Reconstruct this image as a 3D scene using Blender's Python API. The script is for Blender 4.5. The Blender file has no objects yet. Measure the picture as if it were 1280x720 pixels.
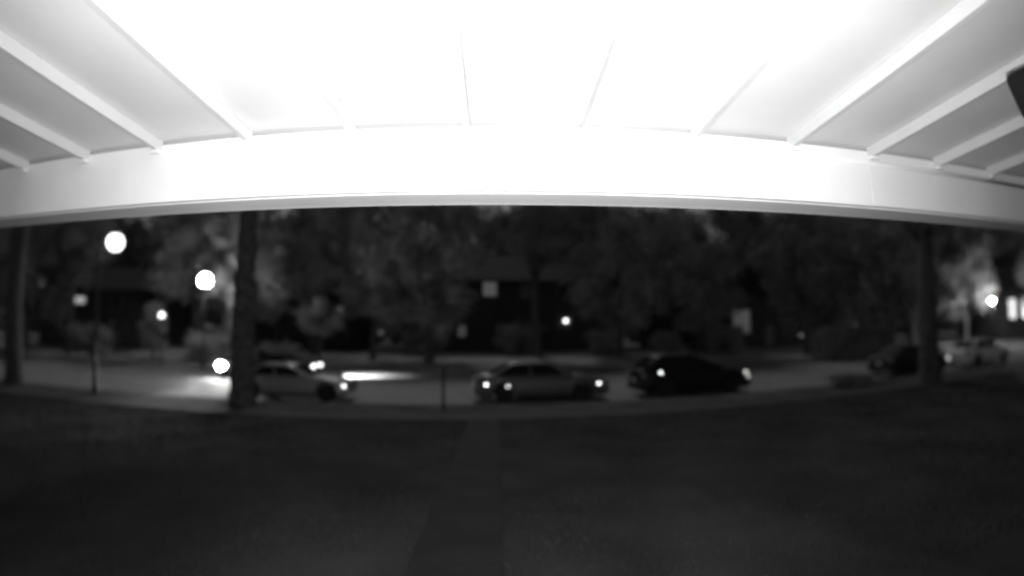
import bpy, bmesh, math, random
from mathutils import Vector, Matrix
import numpy as np

# ------------------------------------------------------------------ camera, sky, sun, exposure
SC = bpy.context.scene
COL = SC.collection
R = math.radians
CAMZ = 2.4                                    # lens height above the road
F_PX, K3 = 612.3, 0.0696                      # doorbell lens: r = F (t + K3 t^3) for a 1280 px wide picture

cd = bpy.data.cameras.new('doorbell_lens')
cd.type = 'PANO'
cd.panorama_type = 'FISHEYE_LENS_POLYNOMIAL'
cd.sensor_fit = 'HORIZONTAL'
cd.sensor_width = 36.0
cd.sensor_height = 36.0 * 576 / 1024
cd.fisheye_fov = R(170)
_t = np.linspace(0.01, 1.25, 200)
_r = F_PX * (_t + K3 * _t**3) * 36.0 / 1280.0
_A = np.stack([_r, _r**2, _r**3, _r**4], 1)
_k = np.linalg.lstsq(_A, _t, rcond=None)[0]
cd.fisheye_polynomial_k0 = 0.0
cd.fisheye_polynomial_k1 = -float(_k[0]); cd.fisheye_polynomial_k2 = -float(_k[1])
cd.fisheye_polynomial_k3 = -float(_k[2]); cd.fisheye_polynomial_k4 = -float(_k[3])
cd.clip_start = 0.01
cd.clip_end = 1500
cd.dof.use_dof = True
cd.dof.focus_distance = 2.6
cd.lens = 36.0
cd.dof.aperture_fstop = 0.88
cam = bpy.data.objects.new('doorbell_lens', cd)
COL.objects.link(cam)
cam.rotation_mode = 'XYZ'
# pitched up 5.4 degrees, turned 1.64 degrees to the right, rolled a touch
cam.matrix_world = (Matrix.Translation((0, 0, CAMZ)) @ Matrix.Rotation(-0.0287, 4, 'Z')
                    @ Matrix.Rotation(math.pi / 2 + 0.0938, 4, 'X') @ Matrix.Rotation(-0.004, 4, 'Z'))
SC.camera = cam

w = bpy.data.worlds.new('World'); SC.world = w; w.use_nodes = True
nt = w.node_tree; nt.nodes.clear()
sky = nt.nodes.new('ShaderNodeTexSky'); sky.sky_type = 'NISHITA'; sky.sun_disc = False
SUN_EL, SUN_AZ = R(46), R(-9)                # moonlight from beyond the street, a little to the left
sky.sun_elevation = SUN_EL; sky.sun_rotation = SUN_AZ
bw = nt.nodes.new('ShaderNodeRGBToBW')        # a night-vision picture has no colour
bg = nt.nodes.new('ShaderNodeBackground'); bg.inputs['Strength'].default_value = 0.023
wo = nt.nodes.new('ShaderNodeOutputWorld')
nt.links.new(sky.outputs[0], bw.inputs[0]); nt.links.new(bw.outputs[0], bg.inputs['Color'])
nt.links.new(bg.outputs[0], wo.inputs[0])

sl = bpy.data.lights.new('moon', 'SUN'); sl.energy = 0.5; sl.angle = R(12); sl.color = (1, 1, 1)
so = bpy.data.objects.new('moon', sl); COL.objects.link(so)
_d = Vector((math.sin(SUN_AZ) * math.cos(SUN_EL), math.cos(SUN_AZ) * math.cos(SUN_EL), math.sin(SUN_EL)))
so.rotation_euler = (-_d).to_track_quat('-Z', 'Y').to_euler(); so.location = (-10, 60, 60)

vs = SC.view_settings
vs.view_transform = 'Standard'; vs.look = 'None'; vs.exposure = 0.0; vs.gamma = 1.0; vs.use_curve_mapping = False
SC.cycles.filter_width = 2.6
SC.cycles.use_denoising = True
SC.cycles.max_bounces = 3
SC.cycles.sample_clamp_indirect = 4.0

IR_POWER = 720.0

# ------------------------------------------------------------------ materials (grey: infrared picture)
MATS = {}
def mat(name, c, rough=0.6, metal=0.0, var=0.15, scale=3.0, bump=0.0, bscale=40.0, spec=0.5, emit=0.0, coat=0.0, detail=5, trans=0.0):
    if name in MATS: return MATS[name]
    m = bpy.data.materials.new(name); m.use_nodes = True
    t = m.node_tree; b = t.nodes['Principled BSDF']
    b.inputs['Roughness'].default_value = rough; b.inputs['Metallic'].default_value = metal
    b.inputs['Specular IOR Level'].default_value = spec
    b.inputs['Coat Weight'].default_value = coat; b.inputs['Coat Roughness'].default_value = 0.05
    b.inputs['Transmission Weight'].default_value = trans
    tc = t.nodes.new('ShaderNodeTexCoord')
    nz = t.nodes.new('ShaderNodeTexNoise'); nz.inputs['Scale'].default_value = scale; nz.inputs['Detail'].default_value = detail
    rp = t.nodes.new('ShaderNodeMapRange')
    rp.inputs['From Min'].default_value = 0.3; rp.inputs['From Max'].default_value = 0.7
    rp.inputs['To Min'].default_value = c * (1 - var); rp.inputs['To Max'].default_value = c * (1 + var)
    t.links.new(tc.outputs['Object'], nz.inputs['Vector']); t.links.new(nz.outputs[0], rp.inputs['Value'])
    t.links.new(rp.outputs[0], b.inputs['Base Color'])
    if bump > 0:
        n2 = t.nodes.new('ShaderNodeTexNoise'); n2.inputs['Scale'].default_value = bscale; n2.inputs['Detail'].default_value = 6
        bp = t.nodes.new('ShaderNodeBump'); bp.inputs['Strength'].default_value = bump; bp.inputs['Distance'].default_value = 0.02
        t.links.new(tc.outputs['Object'], n2.inputs['Vector']); t.links.new(n2.outputs[0], bp.inputs['Height'])
        t.links.new(bp.outputs[0], b.inputs['Normal'])
    if emit > 0:
        b.inputs['Emission Color'].default_value = (1, 1, 1, 1)
        b.inputs['Emission Strength'].default_value = emit
    MATS[name] = m
    return m

M_WHITE = mat('white_painted_wood', 0.78, 0.55, var=0.05, scale=2.0, bump=0.06, bscale=60)
M_RAFT = mat('rafter_paint', 0.56, 0.6, var=0.06, scale=2.5, bump=0.08, bscale=50)
M_CEIL = mat('ceiling_paint', 0.66, 0.7, var=0.08, scale=1.3, bump=0.05, bscale=30)
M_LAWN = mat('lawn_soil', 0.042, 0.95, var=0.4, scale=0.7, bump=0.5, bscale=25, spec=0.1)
M_FAR = mat('lamplit_far_grass', 0.34, 0.95, var=0.35, scale=0.25, bump=0.4, bscale=15, spec=0.1)  # lamplight on the far lawn is put into this paler colour
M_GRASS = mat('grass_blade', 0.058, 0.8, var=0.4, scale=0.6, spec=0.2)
M_ROAD = mat('asphalt', 0.22, 0.8, var=0.18, scale=1.2, bump=0.3, bscale=120, spec=0.3)
M_CONC = mat('concrete', 0.058, 0.85, var=0.2, scale=1.5, bump=0.2, bscale=60, spec=0.2)
M_WALK = mat('old_dark_concrete', 0.022, 0.85, var=0.3, scale=1.7, bump=0.3, bscale=50, spec=0.2)
M_KERB = mat('kerb_stone', 0.11, 0.85, var=0.2, scale=2.0, bump=0.2, bscale=50, spec=0.2)
M_BARK = mat('bark', 0.11, 0.95, var=0.5, scale=6, bump=0.8, bscale=14, spec=0.1)
M_LEAF = mat('leaves', 0.28, 0.7, var=0.25, scale=0.5, spec=0.2)
M_LEAFP = mat('pale_leaves', 0.28, 0.7, var=0.4, scale=0.6, spec=0.2)
M_LEAFD = mat('dark_leaves', 0.31, 0.7, var=0.25, scale=0.5, spec=0.2)
M_GLASS = mat('car_glass', 0.008, 0.06, var=0.05, spec=0.4)
M_RUB = mat('tyre_rubber', 0.012, 0.85, var=0.2, scale=8)
M_RIM = mat('wheel_alloy', 0.3, 0.35, metal=1.0, var=0.1)
M_TRIM = mat('black_plastic', 0.004, 0.7, var=0.1, spec=0.08)
M_CHROME = mat('reflector_chrome', 0.9, 0.16, metal=1.0, var=0.02)
M_LENS = mat('lamp_lens', 0.25, 0.12, var=0.05, spec=0.8)
M_PLATE = mat('number_plate', 0.6, 0.4, var=0.05)
M_POLE = mat('painted_steel_pole', 0.018, 0.5, var=0.2, scale=4)
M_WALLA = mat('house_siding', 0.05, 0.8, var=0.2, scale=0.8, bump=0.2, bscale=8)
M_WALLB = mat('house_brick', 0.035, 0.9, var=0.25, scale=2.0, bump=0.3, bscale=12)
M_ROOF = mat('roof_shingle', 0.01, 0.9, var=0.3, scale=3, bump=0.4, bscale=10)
M_FRAME = mat('window_frame_paint', 0.2, 0.6, var=0.1)
M_PANE = mat('dark_pane', 0.01, 0.08, var=0.1)
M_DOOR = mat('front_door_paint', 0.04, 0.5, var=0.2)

# ------------------------------------------------------------------ mesh helpers
def link(o, parent=None):
    COL.objects.link(o)
    if parent is not None: o.parent = parent
    return o
def mobj(name, bm, m, parent=None, smooth=False):
    me = bpy.data.meshes.new(name); bm.normal_update(); bm.to_mesh(me); bm.free()
    me.materials.append(m)
    if smooth:
        for p in me.polygons: p.use_smooth = True
    return link(bpy.data.objects.new(name, me), parent)
def tag(o, label, cat, group=None):
    o['label'] = label; o['category'] = cat
    if group: o['group'] = group
    return o
def struct(o): o['kind'] = 'structure'; return o
def empty(name, loc=(0, 0, 0), rz=0.0):
    o = bpy.data.objects.new(name, None); o.empty_display_size = 0.2
    COL.objects.link(o); o.location = loc; o.rotation_euler = (0, 0, rz); return o
def box(bm, c, s, rot=None, bevel=0.0):
    r = bmesh.ops.create_cube(bm, size=1.0)
    vsx = r['verts']
    M = Matrix.Translation(c) @ (rot.to_4x4() if rot is not None else Matrix.Identity(4)) @ Matrix.Diagonal((*s, 1))
    bmesh.ops.transform(bm, matrix=M, verts=vsx)
    if bevel > 0:
        es = list({e for v in vsx for e in v.link_edges})
        bmesh.ops.bevel(bm, geom=es, offset=bevel, segments=2, affect='EDGES', profile=0.6)
def boxobj(name, c, s, m, parent=None, bevel=0.0, rot=None):
    bm = bmesh.new(); box(bm, c, s, rot, bevel); return mobj(name, bm, m, parent)
def tube(bm, pts, rads, seg=10, cap=True):
    rings = []
    n = len(pts)
    pts = [Vector(p) for p in pts]
    for i, p in enumerate(pts):
        d = (pts[min(i + 1, n - 1)] - pts[max(i - 1, 0)]).normalized()
        a = d.orthogonal().normalized() if i == 0 else (ref - d * ref.dot(d)).normalized()
        ref = a
        b = d.cross(a)
        rings.append([bm.verts.new(p + (a * math.cos(2 * math.pi * k / seg) + b * math.sin(2 * math.pi * k / seg)) * rads[i]) for k in range(seg)])
    for i in range(n - 1):
        for k in range(seg):
            bm.faces.new((rings[i][k], rings[i][(k + 1) % seg], rings[i + 1][(k + 1) % seg], rings[i + 1][k]))
    if cap:
        bm.faces.new(list(reversed(rings[0]))); bm.faces.new(rings[-1])
def lathe(bm, prof, seg=20, origin=(0, 0, 0), axis='Z'):
    rings = []
    for r, z in prof:
        ring = []
        for k in range(seg):
            a = 2 * math.pi * k / seg
            p = Vector((r * math.cos(a), r * math.sin(a), z))
            if axis == 'Y': p = Vector((p.x, z, p.y))
            ring.append(bm.verts.new(p + Vector(origin)))
        rings.append(ring)
    for i in range(len(rings) - 1):
        for k in range(seg):
            bm.faces.new((rings[i][k], rings[i][(k + 1) % seg], rings[i + 1][(k + 1) % seg], rings[i + 1][k]))
    bm.faces.new(list(reversed(rings[0]))); bm.faces.new(rings[-1])
    bmesh.ops.recalc_face_normals(bm, faces=bm.faces)

# street frame: the street runs 4.4 degrees off the line of the porch
SA = R(4.4); SU = Vector((math.cos(SA), math.sin(SA), 0)); SV = Vector((-math.sin(SA), math.cos(SA), 0))
def S(u, v, z=0.0): return SU * u + SV * v + Vector((0, 0, z))
def uv_of(x, y): return x * SU.x + y * SU.y, x * SV.x + y * SV.y
KERB0, KERB1 = 15.85, 28.5
def ground_z(x, y):
    u, v = uv_of(x, y)
    if v < KERB0:
        t = min(max((v - 3.0) / 9.0, 0), 1); t = t * t * (3 - 2 * t)
        return 0.42 * (1 - t) + 0.13 * t
    t = min(max((v - 31) / 14.0, 0), 1); t = t * t * (3 - 2 * t)
    return 0.13 + 0.55 * t

# ------------------------------------------------------------------ ground, street, kerbs, paths
def sheet(name, u0, u1, v0, v1, nu, nv, m, zf, kind=True, dz=0.0):
    bm = bmesh.new(); g = []
    for j in range(nv + 1):
        row = []
        for i in range(nu + 1):
            p = S(u0 + (u1 - u0) * i / nu, v0 + (v1 - v0) * j / nv)
            row.append(bm.verts.new((p.x, p.y, zf(p.x, p.y) + dz)))
        g.append(row)
    for j in range(nv):
        for i in range(nu):
            bm.faces.new((g[j][i], g[j][i + 1], g[j + 1][i + 1], g[j + 1][i]))
    o = mobj(name, bm, m, smooth=True)
    if kind: struct(o)
    return o
random.seed(4)
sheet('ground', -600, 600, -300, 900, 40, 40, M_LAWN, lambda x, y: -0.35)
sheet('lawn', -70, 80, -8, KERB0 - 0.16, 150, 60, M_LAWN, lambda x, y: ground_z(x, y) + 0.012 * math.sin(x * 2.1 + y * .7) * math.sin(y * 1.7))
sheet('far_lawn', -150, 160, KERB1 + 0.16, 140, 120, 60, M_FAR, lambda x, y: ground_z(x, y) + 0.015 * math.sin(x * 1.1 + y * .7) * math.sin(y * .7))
sheet('street', -150, 160, KERB0 - 0.05, KERB1 + 0.05, 120, 12, M_ROAD,
      lambda x, y: 0.05 - 0.0016 * (uv_of(x, y)[1] - 21.7)**2)
M_VERGE = mat('lamplit_verge_turf', 0.085, 0.95, var=0.4, scale=0.8, bump=0.5, bscale=25, spec=0.1)  # turf colour lightened to carry the street light along the kerb
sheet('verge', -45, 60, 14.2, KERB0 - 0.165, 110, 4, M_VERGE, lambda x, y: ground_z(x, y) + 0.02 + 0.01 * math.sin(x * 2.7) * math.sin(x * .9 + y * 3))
# kerb stones
def kerb(name, v, u0, u1, step):
    root = None
    bm0 = bmesh.new(); box(bm0, (0, 0, 0), (step - 0.012, 0.16, 0.36), bevel=0.015)
    me = bpy.data.meshes.new('kerb_stone'); bm0.to_mesh(me); bm0.free(); me.materials.append(M_KERB)
    bmr = bmesh.new(); box(bmr, S((u0 + u1) / 2, v, -0.12), (u1 - u0, 0.10, 0.20), Matrix.Rotation(SA, 3, 'Z'))
    root = struct(mobj(name, bmr, M_KERB))
    u = u0 + step / 2; n = 0
    while u < u1:
        o = bpy.data.objects.new('kerb_stone', me); link(o, root)
        o.location = S(u, v, -0.045 + random.uniform(-.004, .004)); o.rotation_euler = (0, 0, SA + random.uniform(-.003, .003))
        u += step; n += 1
    return root
kerb('near_kerb', KERB0 - 0.08, -45, 60, 1.5)
kerb('far_kerb', KERB1 + 0.08, -60, 75, 2.5)
# pavement slabs and the front path, slab by slab
def slabs(name, cells, m, base):
    root = struct(base)
    meshes = {}
    for (cx, cy, sx, sy, rz, z, rx) in cells:
        key = (round(sx, 2), round(sy, 2))
        if key not in meshes:
            b = bmesh.new(); box(b, (0, 0, 0), (sx - .014, sy - .014, 0.08), bevel=0.008)
            me = bpy.data.meshes.new('slab'); b.to_mesh(me); b.free(); me.materials.append(m); meshes[key] = me
        o = bpy.data.objects.new('slab', meshes[key]); link(o, root)
        o.location = (cx, cy, z); o.rotation_euler = (rx + random.uniform(-.004, .004), random.uniform(-.004, .004), rz)
    return root
cells = []
u = -30.0
while u < 36:
    p = S(u, 13.5)
    cells.append((p.x, p.y, 1.5, 1.3, SA, ground_z(p.x, p.y) - 0.018, 0)); u += 1.5
bm = bmesh.new(); box(bm, S(3, 13.5, 0.03), (66, 1.26, 0.10), Matrix.Rotation(SA, 3, 'Z'))
slabs('pavement', cells, M_CONC, mobj('pavement', bm, M_CONC))
cells = []
y = 3.4
while y < 15.5:
    if not (12.4 < uv_of(-.37, y)[1] < 14.6):
        z = ground_z(-.37, y); sl_ = math.atan((ground_z(-.37, y + .3) - ground_z(-.37, y - .3)) / .6)
        cells.append((-.37, y, .82, 1.0, 0, z - 0.012, sl_))
    y += 1.0
bm = bmesh.new(); box(bm, (-.37, 9.2, -0.02), (.78, 12.2, 0.1))
slabs('front_path', cells, M_WALK, mobj('front_path', bm, M_WALK))
# far pavement
cells = []
u = -40.0
while u < 50:
    p = S(u, 30.9); cells.append((p.x, p.y, 2.5, 1.5, SA, 0.105, 0)); u += 2.5
bm = bmesh.new(); box(bm, S(5, 30.9, 0.03), (90, 1.46, 0.10), Matrix.Rotation(SA, 3, 'Z'))
slabs('far_pavement', cells, M_CONC, mobj('far_pavement', bm, M_CONC))

# short grass (one mass)
def grass(name, n, vmin, vmax, umin, umax, h0, h1, seed):
    rng = np.random.default_rng(seed)
    verts = []; faces = []
    k = 0
    while k < n:
        v = vmin + (vmax - vmin) * rng.random() ** 1.2; u = umin + (umax - umin) * rng.random()
        if 12.82 < v < 14.18 or (v > 14.18 and k % 3): k += (v > 14.18); continue
        p = SU * u + SV * v
        if abs(p.x) > 2.4 + 1.35 * p.y: continue
        if -.80 < p.x < .06: continue
        z = ground_z(p.x, p.y) - 0.01
        a = rng.random() * 6.283; h = h0 + (h1 - h0) * rng.random(); wd = .006 + .004 * (v > 9)
        dx, dy = math.cos(a) * wd, math.sin(a) * wd; lx, ly = rng.normal(0, .025, 2)
        i = len(verts)
        verts += [(p.x - dx, p.y - dy, z), (p.x + dx, p.y + dy, z), (p.x + lx, p.y + ly, z + h)]
        faces.append((i, i + 1, i + 2)); k += 1
    me = bpy.data.meshes.new(name); me.from_pydata(verts, [], faces); me.materials.append(M_GRASS)
    o = link(bpy.data.objects.new(name, me)); o['kind'] = 'stuff'
    o['label'] = 'short mown grass of the front lawn and verge'; o['category'] = 'grass'
    return o
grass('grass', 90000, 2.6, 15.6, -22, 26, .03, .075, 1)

# ------------------------------------------------------------------ the porch roof
RS = 0.61; RX0 = -0.158; BY = 2.38            # rafter spacing, offset, inner face of the beam
CZ = CAMZ + 1.09                             # underside of the ceiling at the beam
SLOPE = 0.034
pr = empty('porch_roof', (0, 0, 0))
tag(pr, 'white painted porch roof with exposed rafters and wide front beam overhead', 'porch roof')
bm = bmesh.new()
def cz(y): return CZ + SLOPE * (BY - y)
vv = [bm.verts.new(p) for p in [(-7, -.05, cz(-.05)), (7, -.05, cz(-.05)), (7, 2.9, cz(2.9)), (-7, 2.9, cz(2.9)),
                                (-7, -.05, cz(-.05) + .06), (7, -.05, cz(-.05) + .06), (7, 2.9, cz(2.9) + .06), (-7, 2.9, cz(2.9) + .06)]]
for f in ((0, 3, 2, 1), (4, 5, 6, 7), (0, 1, 5, 4), (1, 2, 6, 5), (2, 3, 7, 6), (3, 0, 4, 7)): bm.faces.new([vv[i] for i in f])
mobj('ceiling', bm, M_CEIL, pr)
ra = math.atan(-SLOPE)
bm = bmesh.new(); box(bm, (0, 0, 0), (0.038, BY + 0.02, 0.066), bevel=0.004)
rme = bpy.data.meshes.new('rafter'); bm.to_mesh(rme); bm.free(); rme.materials.append(M_RAFT)
bm = bmesh.new(); box(bm, (0, 0, 0), (0.07, 0.035, 0.02), bevel=0.004)
bme = bpy.data.meshes.new('bearing_block'); bm.to_mesh(bme); bm.free(); bme.materials.append(M_WHITE)
for n in range(-10, 11):
    x = RX0 + n * RS
    o = bpy.data.objects.new('rafter', rme); link(o, pr)
    o.location = (x, (BY - .02) / 2, cz((BY - .02) / 2) - 0.034); o.rotation_euler = (ra, random.uniform(-.01, .01), random.uniform(-.004, .004))
    b = bpy.data.objects.new('bearing_block', bme); link(b, o)
    b.location = (random.uniform(-.006, .006), BY / 2 - .025, -.0435)
# the beam: two boards butted together, a soffit strip under them, a trim strip on the right
SEAM = 1.0
def beam_board(x0, x1, dy=0.0, dz=0.0):
    return boxobj('beam_board', ((x0 + x1) / 2, BY + 0.02 + dy, CAMZ + 0.717 + 0.175 + dz), (x1 - x0, 0.04, 0.35), M_WHITE, pr, bevel=0.004)
beam_board(-7, 2.255); beam_board(2.259, 7, 0.002, 0.003)
boxobj('beam_core', (0, BY + 0.04 + 0.085, CAMZ + 0.735 + 0.18), (14, 0.165, 0.34), M_WHITE, pr)
boxobj('soffit_board', (0, BY + 0.045 + 0.1, CAMZ + 0.722), (13.98, 0.20, 0.018), M_WHITE, pr, bevel=0.003)
boxobj('fascia_board', (0, BY + 0.2585, CAMZ + 0.713 + 0.20), (14, 0.025, 0.40), M_WHITE, pr, bevel=0.004)
bm = bmesh.new(); tube(bm, [(1.05, BY - .012, CAMZ + .985), (4.2, BY - .012, CAMZ + .985)], [.016, .016], 8)
mobj('trim_strip', bm, M_WHITE, pr, smooth=True)
# house front behind the lens, door step
hf = empty('porch_house', (0, 0, 0)); tag(hf, 'front wall of the porch house, behind the viewer', 'house')
boxobj('wall', (0, -0.22, 1.9), (14, 0.2, 3.6), M_WALLA, hf)
boxobj('door_step', (0, 0.95, 0.60), (2.2, 1.9, 0.30), M_CONC, hf, bevel=0.01)
boxobj('step', (-.2, 2.15, 0.5), (1.4, 0.35, 0.2), M_CONC, hf, bevel=0.01)
# doorbell with its infrared lamp (the lens looks out of it)
db = empty('doorbell_camera', (0, -0.1, CAMZ)); tag(db, 'small doorbell camera on the house wall whose infrared lamp lights the porch', 'doorbell')
boxobj('housing', (0, -.01, -.06), (.06, .03, .15), M_TRIM, db, bevel=.008)
bm = bmesh.new(); lathe(bm, [(.014, .005), (.014, .012), (.008, .014)], 16, (0, 0, -.085), 'Y'); mobj('button', bm, M_PLATE, db)
il = bpy.data.lights.new('infrared_lamp', 'SPOT'); il.energy = IR_POWER; il.shadow_soft_size = 0.012; il.spot_size = R(150); il.spot_blend = 1.0
io = bpy.data.objects.new('infrared_lamp', il); link(io, db); io.location = (0, .085, -.035); io.rotation_euler = (R(90 + 21), 0, 0)

# dark fixture at the right edge
fx = empty('porch_flood_lamp', (1.74, 0.93, 3.32)); tag(fx, 'dark box-shaped lamp fixture under the porch ceiling at the far right edge', 'lamp')
boxobj('housing', (-.03, -.03, -.20), (.16, .14, .16), M_TRIM, fx, bevel=.02, rot=Matrix.Rotation(R(-20), 3, 'Y') @ Matrix.Rotation(R(30), 3, 'Z'))
boxobj('bracket', (.27, 0, .03), (.03, .05, .36), M_TRIM, fx, bevel=.005)

# ------------------------------------------------------------------ trees
def crown_mesh(name, seed, clumps, per, rx, rz, cz_, leaf, m, spread=0.85, top=0.0):
    rng = np.random.default_rng(seed)
    cen = []
    while len(cen) < clumps:
        p = rng.uniform(-1, 1, 3)
        d = np.linalg.norm(p)
        if d > 1 or d < 0.25: continue
        if rng.random() > 0.35 + 0.65 * d: continue
        cen.append(p)
    cen = np.array(cen) * np.array([rx, rx, rz]) * 0.86
    cen[:, :2] *= (1 - top * (cen[:, 2:3] / rz * .5 + .5))
    cen[:, 2] += cz_
    cl = rng.integers(0, clumps, clumps * per)
    sz = rng.uniform(.55, 1.25, clumps) * spread
    off = rng.normal(0, 1, (len(cl), 3)) * np.array([.42, .42, .30]) * sz[cl][:, None]
    P = cen[cl] + off
    n = rng.normal(0, 1, P.shape) + np.array([0, 0, .5]); n /= np.linalg.norm(n, axis=1)[:, None]
    t = rng.normal(0, 1, P.shape); t -= n * (t * n).sum(1)[:, None]; t /= np.linalg.norm(t, axis=1)[:, None]
    b = np.cross(n, t)
    L = (leaf * rng.uniform(.6, 1.3, len(P)))[:, None]
    V = np.empty((len(P), 4, 3))
    V[:, 0] = P - t * L; V[:, 1] = P - b * L * .45 + n * L * .12; V[:, 2] = P + t * L; V[:, 3] = P + b * L * .45 + n * L * .12
    me = bpy.data.meshes.new(name)
    N = len(P)
    me.vertices.add(N * 4); me.vertices.foreach_set('co', V.reshape(-1).astype(np.float32))
    me.loops.add(N * 4); me.loops.foreach_set('vertex_index', np.arange(N * 4, dtype=np.int32))
    me.polygons.add(N); me.polygons.foreach_set('loop_start', np.arange(0, N * 4, 4, dtype=np.int32))
    me.update(calc_edges=True); me.validate(); me.materials.append(m)
    return me, cen
def trunk_mesh(name, seed, r, h, cen, limbs):
    rng = random.Random(seed)
    bm = bmesh.new()
    pts = [(0, 0, -.3), (0, 0, 0.02), (rng.uniform(-.05, .05), 0, .5), (rng.uniform(-.1, .1), rng.uniform(-.1, .1), h * .5), (rng.uniform(-.15, .15), rng.uniform(-.15, .15), h)]
    tube(bm, pts, [r * 1.55, r * 1.35, r * 1.06, r * .9, r * .7], 12)
    top = Vector(pts[-1])
    for c in sorted(list(cen), key=lambda c: rng.random())[:limbs]:
        c = Vector(c); s = top.lerp(Vector(pts[3]), rng.uniform(0, .4))
        mid = s.lerp(c, .5) + Vector((rng.uniform(-.3, .3), rng.uniform(-.3, .3), rng.uniform(.1, .5)))
        tube(bm, [s, mid, c], [r * .45, r * .28, r * .08], 6)
    me = bpy.data.meshes.new(name); bm.to_mesh(me); bm.free(); me.materials.append(M_BARK)
    for p in me.polygons: p.use_smooth = True
    return me
KINDS = {}
def kind(key, seed, clumps, per, rx, rz, czz, leaf, m, r, h, limbs, spread=.85, top=0.0):
    cm, cen = crown_mesh('crown', seed, clumps, per, rx, rz, czz, leaf, m, spread, top)
    KINDS[key] = (cm, trunk_mesh('trunk', seed, r, h, cen, limbs))
kind('verge', 11, 46, 420, 4.6, 3.2, 10.2, .13, M_LEAF, .37, 7.4, 14, 1.1)
kind('vergedark', 12, 46, 420, 4.4, 3.6, 8.8, .13, M_LEAFD, .40, 6.6, 14, 1.1)
kind('bigA', 21, 44, 330, 4.6, 4.4, 6.2, .20, M_LEAF, .28, 3.4, 12, 1.3)
kind('bigB', 22, 50, 300, 5.4, 4.9, 6.4, .22, M_LEAFD, .30, 3.2, 12, 1.35)
kind('bigC', 23, 38, 330, 3.8, 4.9, 6.4, .18, M_LEAFP, .24, 3.2, 10, 1.15)
kind('back', 29, 70, 260, 7.0, 6.2, 6.6, .34, M_LEAFD, .34, 4.0, 10, 2.0)
kind('small', 24, 18, 240, 1.7, 1.5, 3.6, .11, M_LEAF, .10, 2.3, 8, .65)
kind('sapling', 25, 8, 110, .65, .9, 3.4, .08, M_LEAFD, .045, 2.6, 5, .4)
kind('cone', 26, 26, 240, 1.15, 2.1, 2.3, .10, M_LEAFP, .09, .9, 5, .55, .7)
kind('bush', 27, 16, 220, 1.25, .75, .75, .09, M_LEAFD, .05, .3, 4, .5)
kind('bushp', 28, 16, 220, 1.1, .7, .7, .09, M_LEAF, .05, .3, 4, .5)
def tree(name, key, x, y, s, rz, label, cat='tree', group=None, sz=None):
    t = empty(name, (x, y, ground_z(x, y)), rz); t.scale = (s, s, sz or (s * (1.25 if key.startswith('big') else 1.6 if key == 'back' else 1.0)))
    link(bpy.data.objects.new('trunk' if cat == 'tree' else 'stem', KINDS[key][1]), t)
    link(bpy.data.objects.new('crown' if cat == 'tree' else 'foliage', KINDS[key][0]), t)
    return tag(t, label, cat, group)

GV = 'trees on the near verge'
tree('street_tree', 'verge', -7.93, 14.2, 1.0, .3, 'tall tree whose dark trunk hides the tail of the silver coupe', group=GV)
tree('street_tree', 'vergedark', 16.2, 14.5, 1.0, 1.9, 'thick black verge tree trunk in front of the half-hidden dark sedan on the right', group=GV)
tree('street_tree', 'verge', -17.9, 13.5, .95, 2.6, 'leaning verge tree trunk at the far left edge of the view', group=GV)
GF = 'trees across the street'
far = [
 ('bigC', -17.6, 32.0, .90, .2, 'pale tree lit by the globe lamp beside it, left of the dark trunk'),
 ('bigA', -24.5, 36.0, 1.0, 1.1, 'tree behind the small yard lamp across the street'),
 ('bigB', -39.5, 31.0, .95, 2.2, 'large dark tree in front of the left end of the leftmost house'),
 ('bigB', -44.0, 34.0, 1.1, .7, 'black tree at the far left beyond the street'),
 ('bigA', -15.5, 40.0, 1.1, 3.0, 'tree behind the pale lamp-lit tree, above the silver car'),
 ('bigC', -9.8, 38.0, .95, 4.0, 'slightly paler tall tree above the bonnet of the silver car'),
 ('bigB', -5.2, 37.0, .95, 5.0, 'dark tree left of the dim upstairs window'),
 ('bigB', 10.2, 40.5, .9, .4, 'dark spreading tree just right of the bright porch lamp'),
 ('bigA', 14.0, 37.0, .9, 1.5, 'tree standing above the black parked hatchback'),
 ('bigB', 17.6, 41.0, .8, 2.4, 'dark tree left of the dim ground floor window on the right'),
 ('bigA', 25.5, 36.0, 1.0, 3.3, 'tree between the dim window and the black hedge'),
 ('bigB', 31.0, 32.0, .95, 4.2, 'black tree behind the thick verge trunk on the right'),
 ('bigC', 46.6, 36.6, 1.0, 5.1, 'pale tree brightly lit by the lamp at the far right'),
 ('bigC', 54.0, 31.0, .8, .9, 'tall tree at the right edge in front of the lit windows'),
 ('bigB', 42.0, 40.0, 1.2, 1.0, 'tall dark tree behind the brightly lit tree on the right'),
]
for k, x, y, s, rz, lb in far: tree('broadleaf_tree', k, x, y, s, rz, lb, group=GF)
back = [(-58, 58), (-46, 62), (-34, 60), (-22, 66), (-11, 64), (0, 68), (11, 65), (22, 66), (33, 62), (45, 58), (57, 55), (70, 46), (-68, 46)]
blabels = ['big dark tree far behind the leftmost tree', 'big dark tree behind the left end of the leftmost house', 'big dark tree behind the right end of the leftmost house',
           'big dark tree behind the left end of the brick house', 'big dark tree behind the right end of the brick house', 'big dark tree behind the tall central house, left part',
           'big dark tree behind the tall central house, right part', 'big dark tree behind the low house with the wide window, left part', 'big dark tree behind the low house with the wide window, right part',
           'big dark tree far behind the brightly lit pale tree', 'big dark tree behind the house with bright windows', 'big dark tree beyond the right end of the house with bright windows', 'big dark tree at the very far left']
for i, (x, y) in enumerate(back):
    tree('broadleaf_tree', 'back', x, y, 1.1 + .15 * math.sin(i * 2.3), i * 1.7, blabels[i], group='tree row behind the houses')
tree('broadleaf_tree', 'verge', 3.2, 41.0, 1.0, 2.0, 'high-crowned tree in front of the roof of the tall central house', group=GF)
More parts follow.
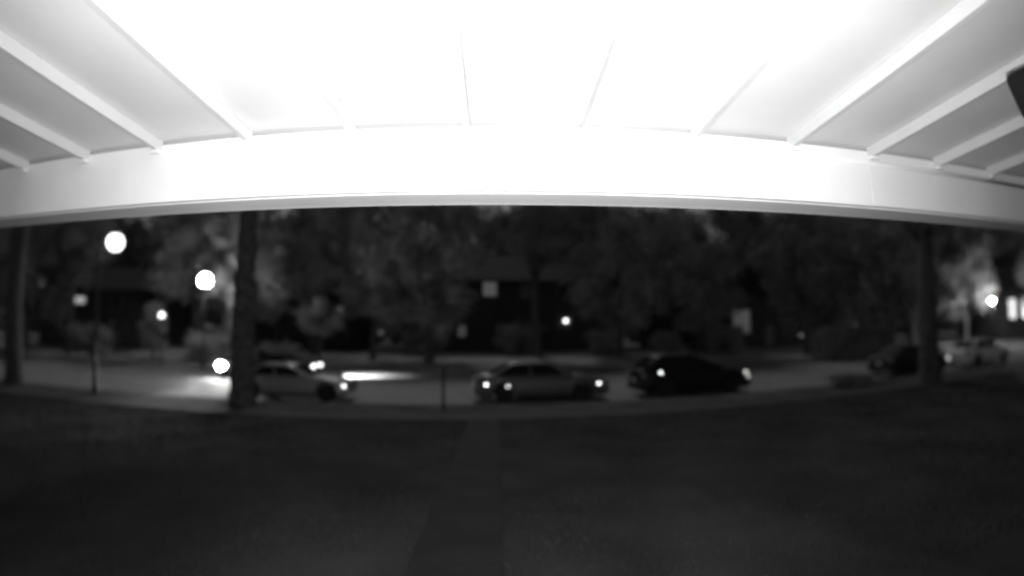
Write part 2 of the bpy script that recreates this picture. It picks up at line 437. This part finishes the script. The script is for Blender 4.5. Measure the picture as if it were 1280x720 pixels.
tree('broadleaf_tree', 'verge', -34.0, 31.2, .9, 4.0, 'high-crowned tree in front of the roof of the leftmost house', group=GF)
tree('young_tree', 'small', -11.9, 31.6, .95, 1.0, 'small round-crowned tree on a thin trunk above the silver car roof', group=GF)
tree('young_tree', 'sapling', -3.23, 29.6, .75, 1.0, 'thin sapling by the far kerb left of the grey sedan', group=GF)
tree('cone_shrub', 'cone', -24.6, 30.6, 1.05, 0, 'pale cone-shaped shrub left of the small yard lamp', 'shrub')
GB = 'bushes across the street'
bushes = [('bush', -13.6, 29.0, 1.1, 'dark bush just right of the thick trunk behind the silver car'),
          ('bush', -30.0, 29.5, 1.6, 'dark low bush in front of the leftmost house'),
          ('bush', -20.5, 31.6, 1.4, 'low bush under the small yard lamp'),
          ('bushp', -6.2, 41.5, 1.6, 'bush under the faint ground floor windows, left of centre'),
          ('bush', 2.0, 43.0, 1.7, 'black bush beneath the dim upstairs window'),
          ('bush', 9.6, 42.0, 1.5, 'black bush right of the bright porch lamp'),
          ('bush', 20.0, 40.5, 1.6, 'black bush beneath the dim ground floor window on the right'),
          ('bushp', 14.5, 40.5, 1.4, 'bush between the black hatchback roof and the right hand house')]
for k, x, y, s, lb in bushes: tree('bush', k, x, y, s, x, lb, 'bush', GB)
# far wood behind everything (one mass)
rng = np.random.default_rng(8); N = 26000
ux = rng.uniform(-150, 160, N); hh = 9 + 2.5 * np.sin(ux * .23) + 1.5 * np.sin(ux * .61 + 1)
P = np.stack([ux, 84 + rng.normal(0, 2.0, N) - np.abs(ux) * .12, .4 + hh * rng.random(N) ** .8], 1)
n1 = rng.normal(0, .45, (N, 3)); n2 = rng.normal(0, .45, (N, 3))
V = np.stack([P - n1, P + n2, P + n1, P - n2], 1).reshape(-1, 3)
me = bpy.data.meshes.new('far_wood'); me.from_pydata(V.tolist(), [], [(4 * k, 4 * k + 1, 4 * k + 2, 4 * k + 3) for k in range(N)]); me.materials.append(M_LEAFD)
fw = link(bpy.data.objects.new('far_wood', me)); fw['kind'] = 'stuff'; fw['label'] = 'dark distant wood filling the gaps behind the houses'; fw['category'] = 'wood'
# black clipped hedge on the right
hg = empty('hedge', (26.5, 31.2, .13), SA); tag(hg, 'black clipped hedge block left of the thick trunk on the right', 'hedge')
rng = np.random.default_rng(5); vsl = []; fsl = []
for i in range(9000):
    a = rng.integers(0, 4); p = np.array([rng.uniform(-3.6, 3.6), rng.uniform(-.8, .8), rng.uniform(0, 2.1)])
    if a == 0: p[1] = -.8 + rng.normal(0, .06)
    elif a == 1: p[2] = 2.1 + rng.normal(0, .07)
    elif a == 2: p[0] = math.copysign(3.6, p[0]) + rng.normal(0, .06)
    t1 = rng.normal(0, .09, 3); t2 = rng.normal(0, .06, 3); k = len(vsl)
    vsl += [tuple(p - t1), tuple(p + t2), tuple(p + t1), tuple(p - t2)]; fsl.append((k, k + 1, k + 2, k + 3))
me = bpy.data.meshes.new('foliage'); me.from_pydata(vsl, [], fsl); me.materials.append(M_LEAFD); link(bpy.data.objects.new('foliage', me), hg)

t = tree('low_shrub', 'bush', 13.4, 16.0, 1.0, .1, 'low dark shrub bed beside the kerb left of the thick right trunk', 'shrub'); t.scale = (1.5, .35, .33)
pt = empty('kerb_post', (-1.70, 15.16, .11)); tag(pt, 'slim dark post by the kerb left of the grey sedan', 'post')
bm = bmesh.new(); lathe(bm, [(.09, -.1), (.09, .04), (.05, .08), (.045, .95)], 12); mobj('pole', bm, M_POLE, pt, True)
boxobj('head', (0, 0, 1.16), (.20, .14, .42), M_POLE, pt, bevel=.05)
boxobj('base_plate', (0, 0, .02), (.24, .24, .04), M_POLE, pt, bevel=.01)

# ------------------------------------------------------------------ street lamps
def glow_mat(s): return mat('lamp_or_glint_glow_%d' % int(s * 10), 0.8, 0.4, emit=s)  # shared by real lamps and the glint beads on parked cars
def globe_obj(parent, r, z, s, x=0, y=0):
    bm = bmesh.new(); bmesh.ops.create_uvsphere(bm, u_segments=20, v_segments=12, radius=r)
    bmesh.ops.translate(bm, vec=(x, y, z), verts=bm.verts)
    return mobj('globe', bm, glow_mat(s), parent, smooth=True)
def post_lamp(x, y, h, r, s, label, rp=.06):
    z0 = ground_z(x, y); t = empty('street_lamp', (x, y, z0)); H = h - z0
    bm = bmesh.new(); lathe(bm, [(rp * 2.4, -.1), (rp * 2.4, .15), (rp * 1.7, .3), (rp * 1.2, .7), (rp, 1.0), (rp * .75, H - r - .1)], 14); mobj('pole', bm, M_POLE, t, True)
    bm = bmesh.new(); lathe(bm, [(rp, H - r - .12), (r * .5, H - r - .06), (r * .55, H - r * .86), (r * .3, H - r * .84)], 14); mobj('collar', bm, M_POLE, t, True)
    globe_obj(t, r, H, s)
    bm = bmesh.new(); lathe(bm, [(r * .35, H + r * .96), (r * .2, H + r * 1.12), (r * .05, H + r * 1.3)], 12); mobj('finial', bm, M_POLE, t, True)
    return tag(t, label, 'street lamp', 'street lamps')
post_lamp(-18.5, 27.95, 5.53, .40, 80, 'globe street lamp glowing beside the pale tree, nearest the dark trunk')
post_lamp(-21.5, 27.5, 3.28, .18, 3.5, 'smallest and lowest globe lamp of the three on the left', .04)
post_lamp(46.0, 32.6, 4.2, .08, 4200, 'bright lamp half hidden by the pale tree on the right')
# tall lamp on the near verge, head on a short arm over the street
t = empty('street_lamp', (-13.72, 13.79, .13))
bm = bmesh.new(); lathe(bm, [(.13, -.1), (.13, .12), (.085, .3), (.07, 1.0), (.05, 5.45)], 14); mobj('pole', bm, M_POLE, t, True)
bm = bmesh.new(); tube(bm, [(0, 0, 5.4), (0, .12, 5.68), (0, .42, 5.78), (0, .70, 5.72)], [.04, .035, .03, .03], 8); mobj('arm', bm, M_POLE, t, True)
bm = bmesh.new(); lathe(bm, [(.05, 5.72), (.26, 5.60), (.28, 5.56), (.1, 5.555)], 16, (0, .72, 0)); mobj('hood', bm, M_POLE, t, True)
globe_obj(t, .31, 5.29, 4, 0, .72)
tag(t, 'highest street lamp, at the left on a thin pole on the near verge', 'street lamp', 'street lamps')

# ------------------------------------------------------------------ houses across the street
def house(name, x, y, rz, wd, dp, h, roof_h, wallm, windows, door=None, lamp=None, label='', gable=False):
    z0 = ground_z(x, y) - .1
    t = empty(name, (x, y, z0), rz)
    boxobj('wall', (0, dp / 2, h / 2), (wd, dp, h), wallm, t)
    bm = bmesh.new(); e = .45
    if gable:
        P = [(-wd / 2 - e, -e, h), (wd / 2 + e, -e, h), (wd / 2 + e, dp + e, h), (-wd / 2 - e, dp + e, h), (0, -e, h + roof_h), (0, dp + e, h + roof_h)]
        F = [(0, 4, 5, 3), (1, 2, 5, 4), (0, 1, 4), (2, 3, 5), (0, 3, 2, 1)]
    else:
        P = [(-wd / 2 - e, -e, h), (wd / 2 + e, -e, h), (wd / 2 + e, dp + e, h), (-wd / 2 - e, dp + e, h), (-wd / 2 + dp * .35, dp / 2, h + roof_h), (wd / 2 - dp * .35, dp / 2, h + roof_h)]
        F = [(0, 1, 5, 4), (1, 2, 5), (2, 3, 4, 5), (3, 0, 4), (0, 3, 2, 1)]
    vv = [bm.verts.new((p[0], p[1], p[2] + .01)) for p in P]
    for f in F: bm.faces.new([vv[i] for i in f])
    rf = mobj('roof', bm, M_ROOF, t)
    boxobj('chimney', (wd * .28, dp * .55, h + roof_h * .75), (.7, .7, roof_h * 1.1), M_WALLB, rf)
    for (wx, wz, ww, wh, lit) in windows:
        bm = bmesh.new(); f = .07; wz_ = wz - z0
        for c, s in (((wx, -.03, wz_ + wh / 2 + f / 2), (ww + 2 * f, .10, f)), ((wx, -.03, wz_ - wh / 2 - f / 2), (ww + 2 * f + .1, .14, f)),
                     ((wx - ww / 2 - f / 2, -.03, wz_), (f, .098, wh)), ((wx + ww / 2 + f / 2, -.03, wz_), (f, .098, wh)), ((wx, -.028, wz_), (.05, .06, wh)), ((wx, -.027, wz_), (ww, .055, .045))):
            box(bm, c, s)
        wn = mobj('window', bm, M_FRAME, t)
        m = mat('lit_window_%d' % int(lit * 1000), .3, .3, emit=lit, var=.3) if lit > 0 else M_PANE
        boxobj('pane', (wx, -.012, wz_), (ww, .02, wh), m, wn)
    if door:
        d = boxobj('door', (door, -.03, 1.15), (.95, .06, 2.1), M_DOOR, t, bevel=.01)
        boxobj('handle', (door + .35, -.08, 1.1), (.04, .05, .14), M_CHROME, d, bevel=.01)
        boxobj('door_step', (door, -.5, .06), (1.6, 1.0, .22), M_CONC, t, bevel=.01)
    if lamp:
        lx, lz, lr, ls = lamp
        l = boxobj('porch_lamp', (lx, -.10, lz - z0 + lr + .05), (.16, .2, .08), M_POLE, t, bevel=.01)
        globe_obj(l, lr, lz - z0, ls, lx, -.14)
    tag(t, label, 'house', 'houses across the street')
    return t
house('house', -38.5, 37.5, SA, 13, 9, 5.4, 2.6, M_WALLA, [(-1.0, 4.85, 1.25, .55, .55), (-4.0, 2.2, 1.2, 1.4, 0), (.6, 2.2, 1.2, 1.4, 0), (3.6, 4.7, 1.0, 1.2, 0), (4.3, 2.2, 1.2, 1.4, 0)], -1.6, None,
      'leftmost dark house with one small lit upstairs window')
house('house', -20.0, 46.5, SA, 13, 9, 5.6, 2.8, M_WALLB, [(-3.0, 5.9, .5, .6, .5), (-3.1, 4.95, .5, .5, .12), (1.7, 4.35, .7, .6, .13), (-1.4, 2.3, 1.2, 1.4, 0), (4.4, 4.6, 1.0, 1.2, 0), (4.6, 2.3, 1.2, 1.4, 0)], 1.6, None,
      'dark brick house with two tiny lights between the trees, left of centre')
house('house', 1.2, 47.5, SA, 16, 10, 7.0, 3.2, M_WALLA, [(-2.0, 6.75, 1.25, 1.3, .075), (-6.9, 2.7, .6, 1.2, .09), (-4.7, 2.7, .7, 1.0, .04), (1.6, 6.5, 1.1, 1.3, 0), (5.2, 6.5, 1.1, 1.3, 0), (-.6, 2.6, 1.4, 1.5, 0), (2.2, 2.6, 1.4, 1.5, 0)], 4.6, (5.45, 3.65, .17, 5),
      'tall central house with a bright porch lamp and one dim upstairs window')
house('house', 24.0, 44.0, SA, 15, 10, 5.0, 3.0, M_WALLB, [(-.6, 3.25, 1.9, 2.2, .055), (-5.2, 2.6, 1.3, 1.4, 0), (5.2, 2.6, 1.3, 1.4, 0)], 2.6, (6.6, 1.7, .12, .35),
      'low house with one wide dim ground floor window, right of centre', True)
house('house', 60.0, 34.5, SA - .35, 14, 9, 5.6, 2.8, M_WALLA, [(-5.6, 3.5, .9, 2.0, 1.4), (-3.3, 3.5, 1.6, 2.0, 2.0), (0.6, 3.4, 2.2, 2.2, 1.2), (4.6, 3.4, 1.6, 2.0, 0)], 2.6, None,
      'house with brightly lit tall windows at the right edge')

# ------------------------------------------------------------------ cars
def car(name, u, v, rz, label, paint, L=4.6, W=1.78, H=1.43, wb=2.68, belt=.93, hood=.90, deck=.98, tail=None, base=(.10, .73), roof=(.27, .55), sill=.2, wr=.32,
        lights=None, glints=(), z=None, head_off=.0):
    p = S(u, v); zz = (0.05 - 0.0016 * (v - 21.7)**2) if z is None else z
    t = empty(name, (p.x, p.y, zz), SA + rz)
    hw = W / 2
    xw = [-wb / 2 - .02, wb / 2 + .06]; ar = wr + .055
    def fx(q): return -L / 2 + q * L
    top = [(0, deck - .30), (.015, deck - .10), (.05, deck - .01), (.12, deck), (.30, belt + .02), (.60, belt + .02), (.70, hood + .05), (.80, hood + .01), (.90, hood - .07), (.96, hood - .18), (.99, hood - .30), (1, hood - .38)]
    wid = [(0, .78), (.02, .88), (.07, .95), (.18, 1), (.80, 1), (.92, .94), (.97, .86), (1, .74)]
    def ip(tab, q):
        for (a, va), (b, vb) in zip(tab, tab[1:]):
            if a <= q <= b:
                s = (q - a) / (b - a); return va + (vb - va) * s
        return tab[-1][1]
    qs = sorted({round(i / 44, 4) for i in range(45)} | {.01, .02, .98, .99} | {round((x + d * ar + L / 2) / L, 4) for x in xw for d in (-1.001, -.98, -.92, -.8, -.6, -.3, 0, .3, .6, .8, .92, .98, 1.001)})
    bm = bmesh.new(); rings = []
    for q in qs:
        x = fx(q); z0 = sill + (.06 if q < .03 or q > .97 else 0)
        for c in xw:
            d = abs(x - c)
            if d < ar: z0 = max(z0, wr + math.sqrt(ar * ar - d * d))
        zt = ip(top, q); w_ = hw * ip(wid, q); z0 = min(z0, zt - .06)
        h_ = zt - z0
        sec = [(0, z0), (w_ * .72, z0), (w_ - .035, z0 + .004), (w_ - .01, z0 + .05 * min(1, h_)), (w_, z0 + h_ * .42), (w_ - .004, z0 + h_ * .62), (w_ - .03, z0 + h_ * .86), (w_ * .90, zt - .012), (w_ * .6, zt + .012), (0, zt + .022)]
        ring = [bm.verts.new((x, y_, z_)) for y_, z_ in sec] + [bm.verts.new((x, -y_, z_)) for y_, z_ in reversed(sec[1:-1])]
        rings.append(ring)
    n = len(rings[0])
    for a, b in zip(rings, rings[1:]):
        for k in range(n): bm.faces.new((a[k], a[(k + 1) % n], b[(k + 1) % n], b[k]))
    bm.faces.new(rings[0]); bm.faces.new(rings[-1])
    bmesh.ops.recalc_face_normals(bm, faces=bm.faces)
    body = mobj('body', bm, paint, t, True)
    # cabin
    zb, zr = belt - .02, H - .035
    def zt_(tt): return zb + (zr - zb) * tt
    def ease(a, b, tt): return a + (b - a) * (tt ** 1.08)
    def xr_(tt): return fx(ease(base[0], roof[0], tt))
    def xf_(tt): return fx(ease(base[1], roof[1], tt))
    def yw_(tt): return hw * (.93 - .20 * tt - .03 * tt * tt)
    def ring_at(tt, dx=0, dy=0, dz=0):
        y_ = yw_(tt) + dy; a, b = xr_(tt) - dx, xf_(tt) + dx; z_ = zt_(tt) + dz; pts = []
        N = 10
        for i in range(N): pts.append((a + (b - a) * (.03 + .94 * i / (N - 1)), -y_ * (1 - .05 * (2 * i / (N - 1) - 1)**4), z_))
        for i in range(1, 7): q = -1 + 2 * i / 7; pts.append((b + .10 * (1 - q * q) * (1 - tt * .5), y_ * q * .95, z_))
        for i in range(N): pts.append((b - (b - a) * (.03 + .94 * i / (N - 1)), y_ * (1 - .05 * (2 * i / (N - 1) - 1)**4), z_))
        for i in range(1, 7): q = 1 - 2 * i / 7; pts.append((a - .07 * (1 - q * q), y_ * q * .95, z_))
        return pts
    bm = bmesh.new(); rg = [[bm.verts.new(q) for q in ring_at(tt)] for tt in (0, .25, .5, .75, .92, 1.0)]
    last = ring_at(1.0); cx = sum(q[0] for q in last) / len(last)
    rg.append([bm.verts.new((cx + (q[0] - cx) * .9, q[1] * .9, q[2] + .022)) for q in last])
    rg.append([bm.verts.new((cx + (q[0] - cx) * .6, q[1] * .6, q[2] + .034)) for q in last])
    n = len(rg[0])
    for a, b in zip(rg, rg[1:]):
        for k in range(n): bm.faces.new((a[k], a[(k + 1) % n], b[(k + 1) % n], b[k]))
    bm.faces.new(rg[-1]); bmesh.ops.recalc_face_normals(bm, faces=bm.faces)
    mobj('roof', bm, paint, t, True)
    def patch(nm, fn, q0, q1, t0, t1, nq=6, ntt=4):
        bm = bmesh.new(); g = [[bm.verts.new(fn(q0 + (q1 - q0) * i / nq, t0 + (t1 - t0) * j / ntt)) for i in range(nq + 1)] for j in range(ntt + 1)]
        for j in range(ntt):
            for i in range(nq): bm.faces.new((g[j][i], g[j][i + 1], g[j + 1][i + 1], g[j + 1][i]))
        return mobj(nm, bm, M_GLASS, t, True)
    for sg in (-1, 1):
        def side(s, tt):
            a, b = xr_(tt), xf_(tt); w2 = (s - .5) * 2
            return (a + (b - a) * s, sg * ((yw_(tt)) * (1 - .05 * w2 ** 4) + .010), zt_(tt))
        patch('side_window', side, .10, .465, .12, .90); patch('side_window', side, .50, .90, .12, .90)
        bm = bmesh.new(); box(bm, (fx(base[1] - .09), sg * (hw + .04), belt + .05), (.10, .20, .13), bevel=.03); mobj('mirror', bm, paint, t, True)
        for q in (.36, .56): boxobj('door_handle', (fx(q), sg * (hw + .006), belt - .17), (.17, .03, .03), paint, t, bevel=.008)
        boxobj('sill_trim', (fx(.52), sg * (hw - .035), sill + .03), (wb - 2 * ar - .02, .06, .07), M_TRIM, t, bevel=.01)
    patch('windscreen', lambda q, tt: (xf_(tt) + .10 * (1 - (2 * q - 1)**2) * (1 - tt * .5) + .012, yw_(tt) * (2 * q - 1) * .95, zt_(tt) + .006), .06, .94, .10, .93)
    patch('rear_window', lambda q, tt: (xr_(tt) - .07 * (1 - (2 * q - 1)**2) - .012, yw_(tt) * (2 * q - 1) * .95, zt_(tt) + .006), .08, .92, .14, .92)
    # wheels
    for xw_ in xw:
        for sg in (-1, 1):
            bm = bmesh.new(); lathe(bm, [(wr * .62, -.10), (wr * .93, -.10), (wr, -.07), (wr, .07), (wr * .93, .10), (wr * .62, .10)], 24, (0, 0, 0), 'Y')
            wh = mobj('wheel', bm, M_RUB, t, False); wh.location = (xw_, sg * (hw - .12), wr)
            bm = bmesh.new(); lathe(bm, [(wr * .12, sg * .086), (wr * .15, sg * .098), (wr * .55, sg * .080), (wr * .64, sg * .104), (wr * .66, sg * .06)], 20, (0, 0, 0), 'Y')
            mobj('rim', bm, M_RIM, wh, False)
    zl = hood - .235
    for sg in (-1, 1):
        m = glow_mat(lights) if lights else M_LENS
        if lights and lights > 100:
            bm = bmesh.new(); bmesh.ops.create_uvsphere(bm, u_segments=18, v_segments=10, radius=.2); bmesh.ops.scale(bm, vec=(.5, 1, .8), verts=bm.verts)
            bmesh.ops.translate(bm, vec=(fx(.985), sg * hw * .64, zl), verts=bm.verts); mobj('headlight', bm, m, t, True)
            boxobj('taillight', (fx(.022), sg * hw * .72, deck - .20), (.14, .36, .17), M_LENS, t, bevel=.04, rot=Matrix.Rotation(sg * R(14), 3, 'Z'))
            continue
        boxobj('headlight', (fx(.975), sg * hw * .64, zl), (.22, .36, .17), m, t, bevel=.05, rot=Matrix.Rotation(-sg * R(22), 3, 'Z'))
        boxobj('taillight', (fx(.022), sg * hw * .72, deck - .20), (.14, .36, .17), M_LENS, t, bevel=.04, rot=Matrix.Rotation(sg * R(14), 3, 'Z'))
    boxobj('grille', (fx(.994), 0, hood - .30), (.05, W * .42, .12), M_TRIM, t, bevel=.015)
    boxobj('front_bumper', (fx(.985), 0, .38), (.16, W * .82, .22), paint, t, bevel=.05)
    boxobj('rear_bumper', (fx(.012), 0, .42), (.16, W * .86, .24), paint, t, bevel=.05)
    boxobj('number_plate', (fx(-.007), 0, .62), (.02, .34, .15), M_PLATE, t, bevel=.004)
    for (mx, mz, mr, ms) in glints:         # glowing beads standing in for infrared glints on the flank facing the house
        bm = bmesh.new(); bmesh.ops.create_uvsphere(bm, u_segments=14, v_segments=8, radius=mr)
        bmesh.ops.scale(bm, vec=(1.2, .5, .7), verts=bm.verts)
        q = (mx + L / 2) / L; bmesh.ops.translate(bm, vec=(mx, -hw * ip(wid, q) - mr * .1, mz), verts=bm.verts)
        mobj('glint_bead', bm, glow_mat(ms), t, True)
    return tag(t, label, 'car', 'cars along the street')
P_SILVER = mat('silver_paint', .30, .45, metal=.35, var=.04, coat=.5)
P_GREY = mat('grey_paint', .10, .45, metal=.3, var=.04, coat=.5)
P_BLACK = mat('black_paint', .012, .45, var=.04, spec=.25)
P_DARK = mat('dark_paint', .03, .6, var=.04, spec=.2)
P_LIGHT = mat('light_paint', .8, .25, var=.04, coat=.8)
car('parked_car', -6.0, 17.45, .0, 'low silver coupe parked behind the thick left trunk', P_SILVER, L=4.35, H=1.28, belt=.86, hood=.84, deck=.92, base=(.10, .71), roof=(.26, .50), glints=((2.02, .58, .035, 11), (-1.95, .78, .05, 5)))
car('parked_car', 2.85, 17.45, .0, 'grey sedan with dark windows parked at the centre of the kerb', P_GREY, L=4.75, H=1.40, glints=((1.95, .62, .035, 12), (-1.25, .60, .03, 7), (-1.98, .66, .035, 13)))
car('parked_car', 8.72, 17.45, .0, 'black hatchback with sloping roof parked right of the grey sedan', P_BLACK, L=4.6, H=1.55, belt=1.0, hood=.94, deck=1.02, base=(.015, .76), roof=(.17, .47), wr=.36, glints=((-1.60, .92, .032, 14), (2.0, .80, .026, 9), (2.16, .62, .026, 6)))
car('parked_car', 21.2, 17.45, .0, 'dark sedan half hidden behind the thick right trunk', P_DARK, L=4.6, H=1.43, glints=((2.1, .62, .08, 2),))
car('parked_car', 27.4, 17.45, .0, 'pale sedan shining at the right end of the parked row', P_LIGHT, L=4.7, H=1.43)
mc = car('moving_car', -11.35, 25.2, R(-87), 'car facing the house with dazzling headlights, left of the thick trunk', P_DARK, L=4.4, H=1.45, lights=400)
lc = car('moving_car', -10.15, 27.3, R(0), 'added low dark car behind the silver coupe, its beams casting the streak on the road', P_DARK, L=4.3, H=1.22, belt=.82, hood=.80, deck=.86, lights=4)  # unseen car added so its beams make the bright streak on the road
# dipped beams
def beams(c, L, W, energy, size, down, aim, z):
    for sg in (-1, 1):
        l = bpy.data.lights.new('headlight_beam', 'SPOT'); l.energy = energy; l.spot_size = R(size); l.spot_blend = .8; l.shadow_soft_size = .06
        o = bpy.data.objects.new('headlight_beam', l); link(o, c); o.location = (L / 2 + .12, sg * W, z)
        o.rotation_euler = (R(90 - down), 0, R(-90 + aim))
beams(mc, 4.4, .58, 2200, 26, 1, 6, .65)
beams(lc, 4.3, .58, 30000, 21, 15, 5, .52)  # beams of the added car, standing in for a headlight trail
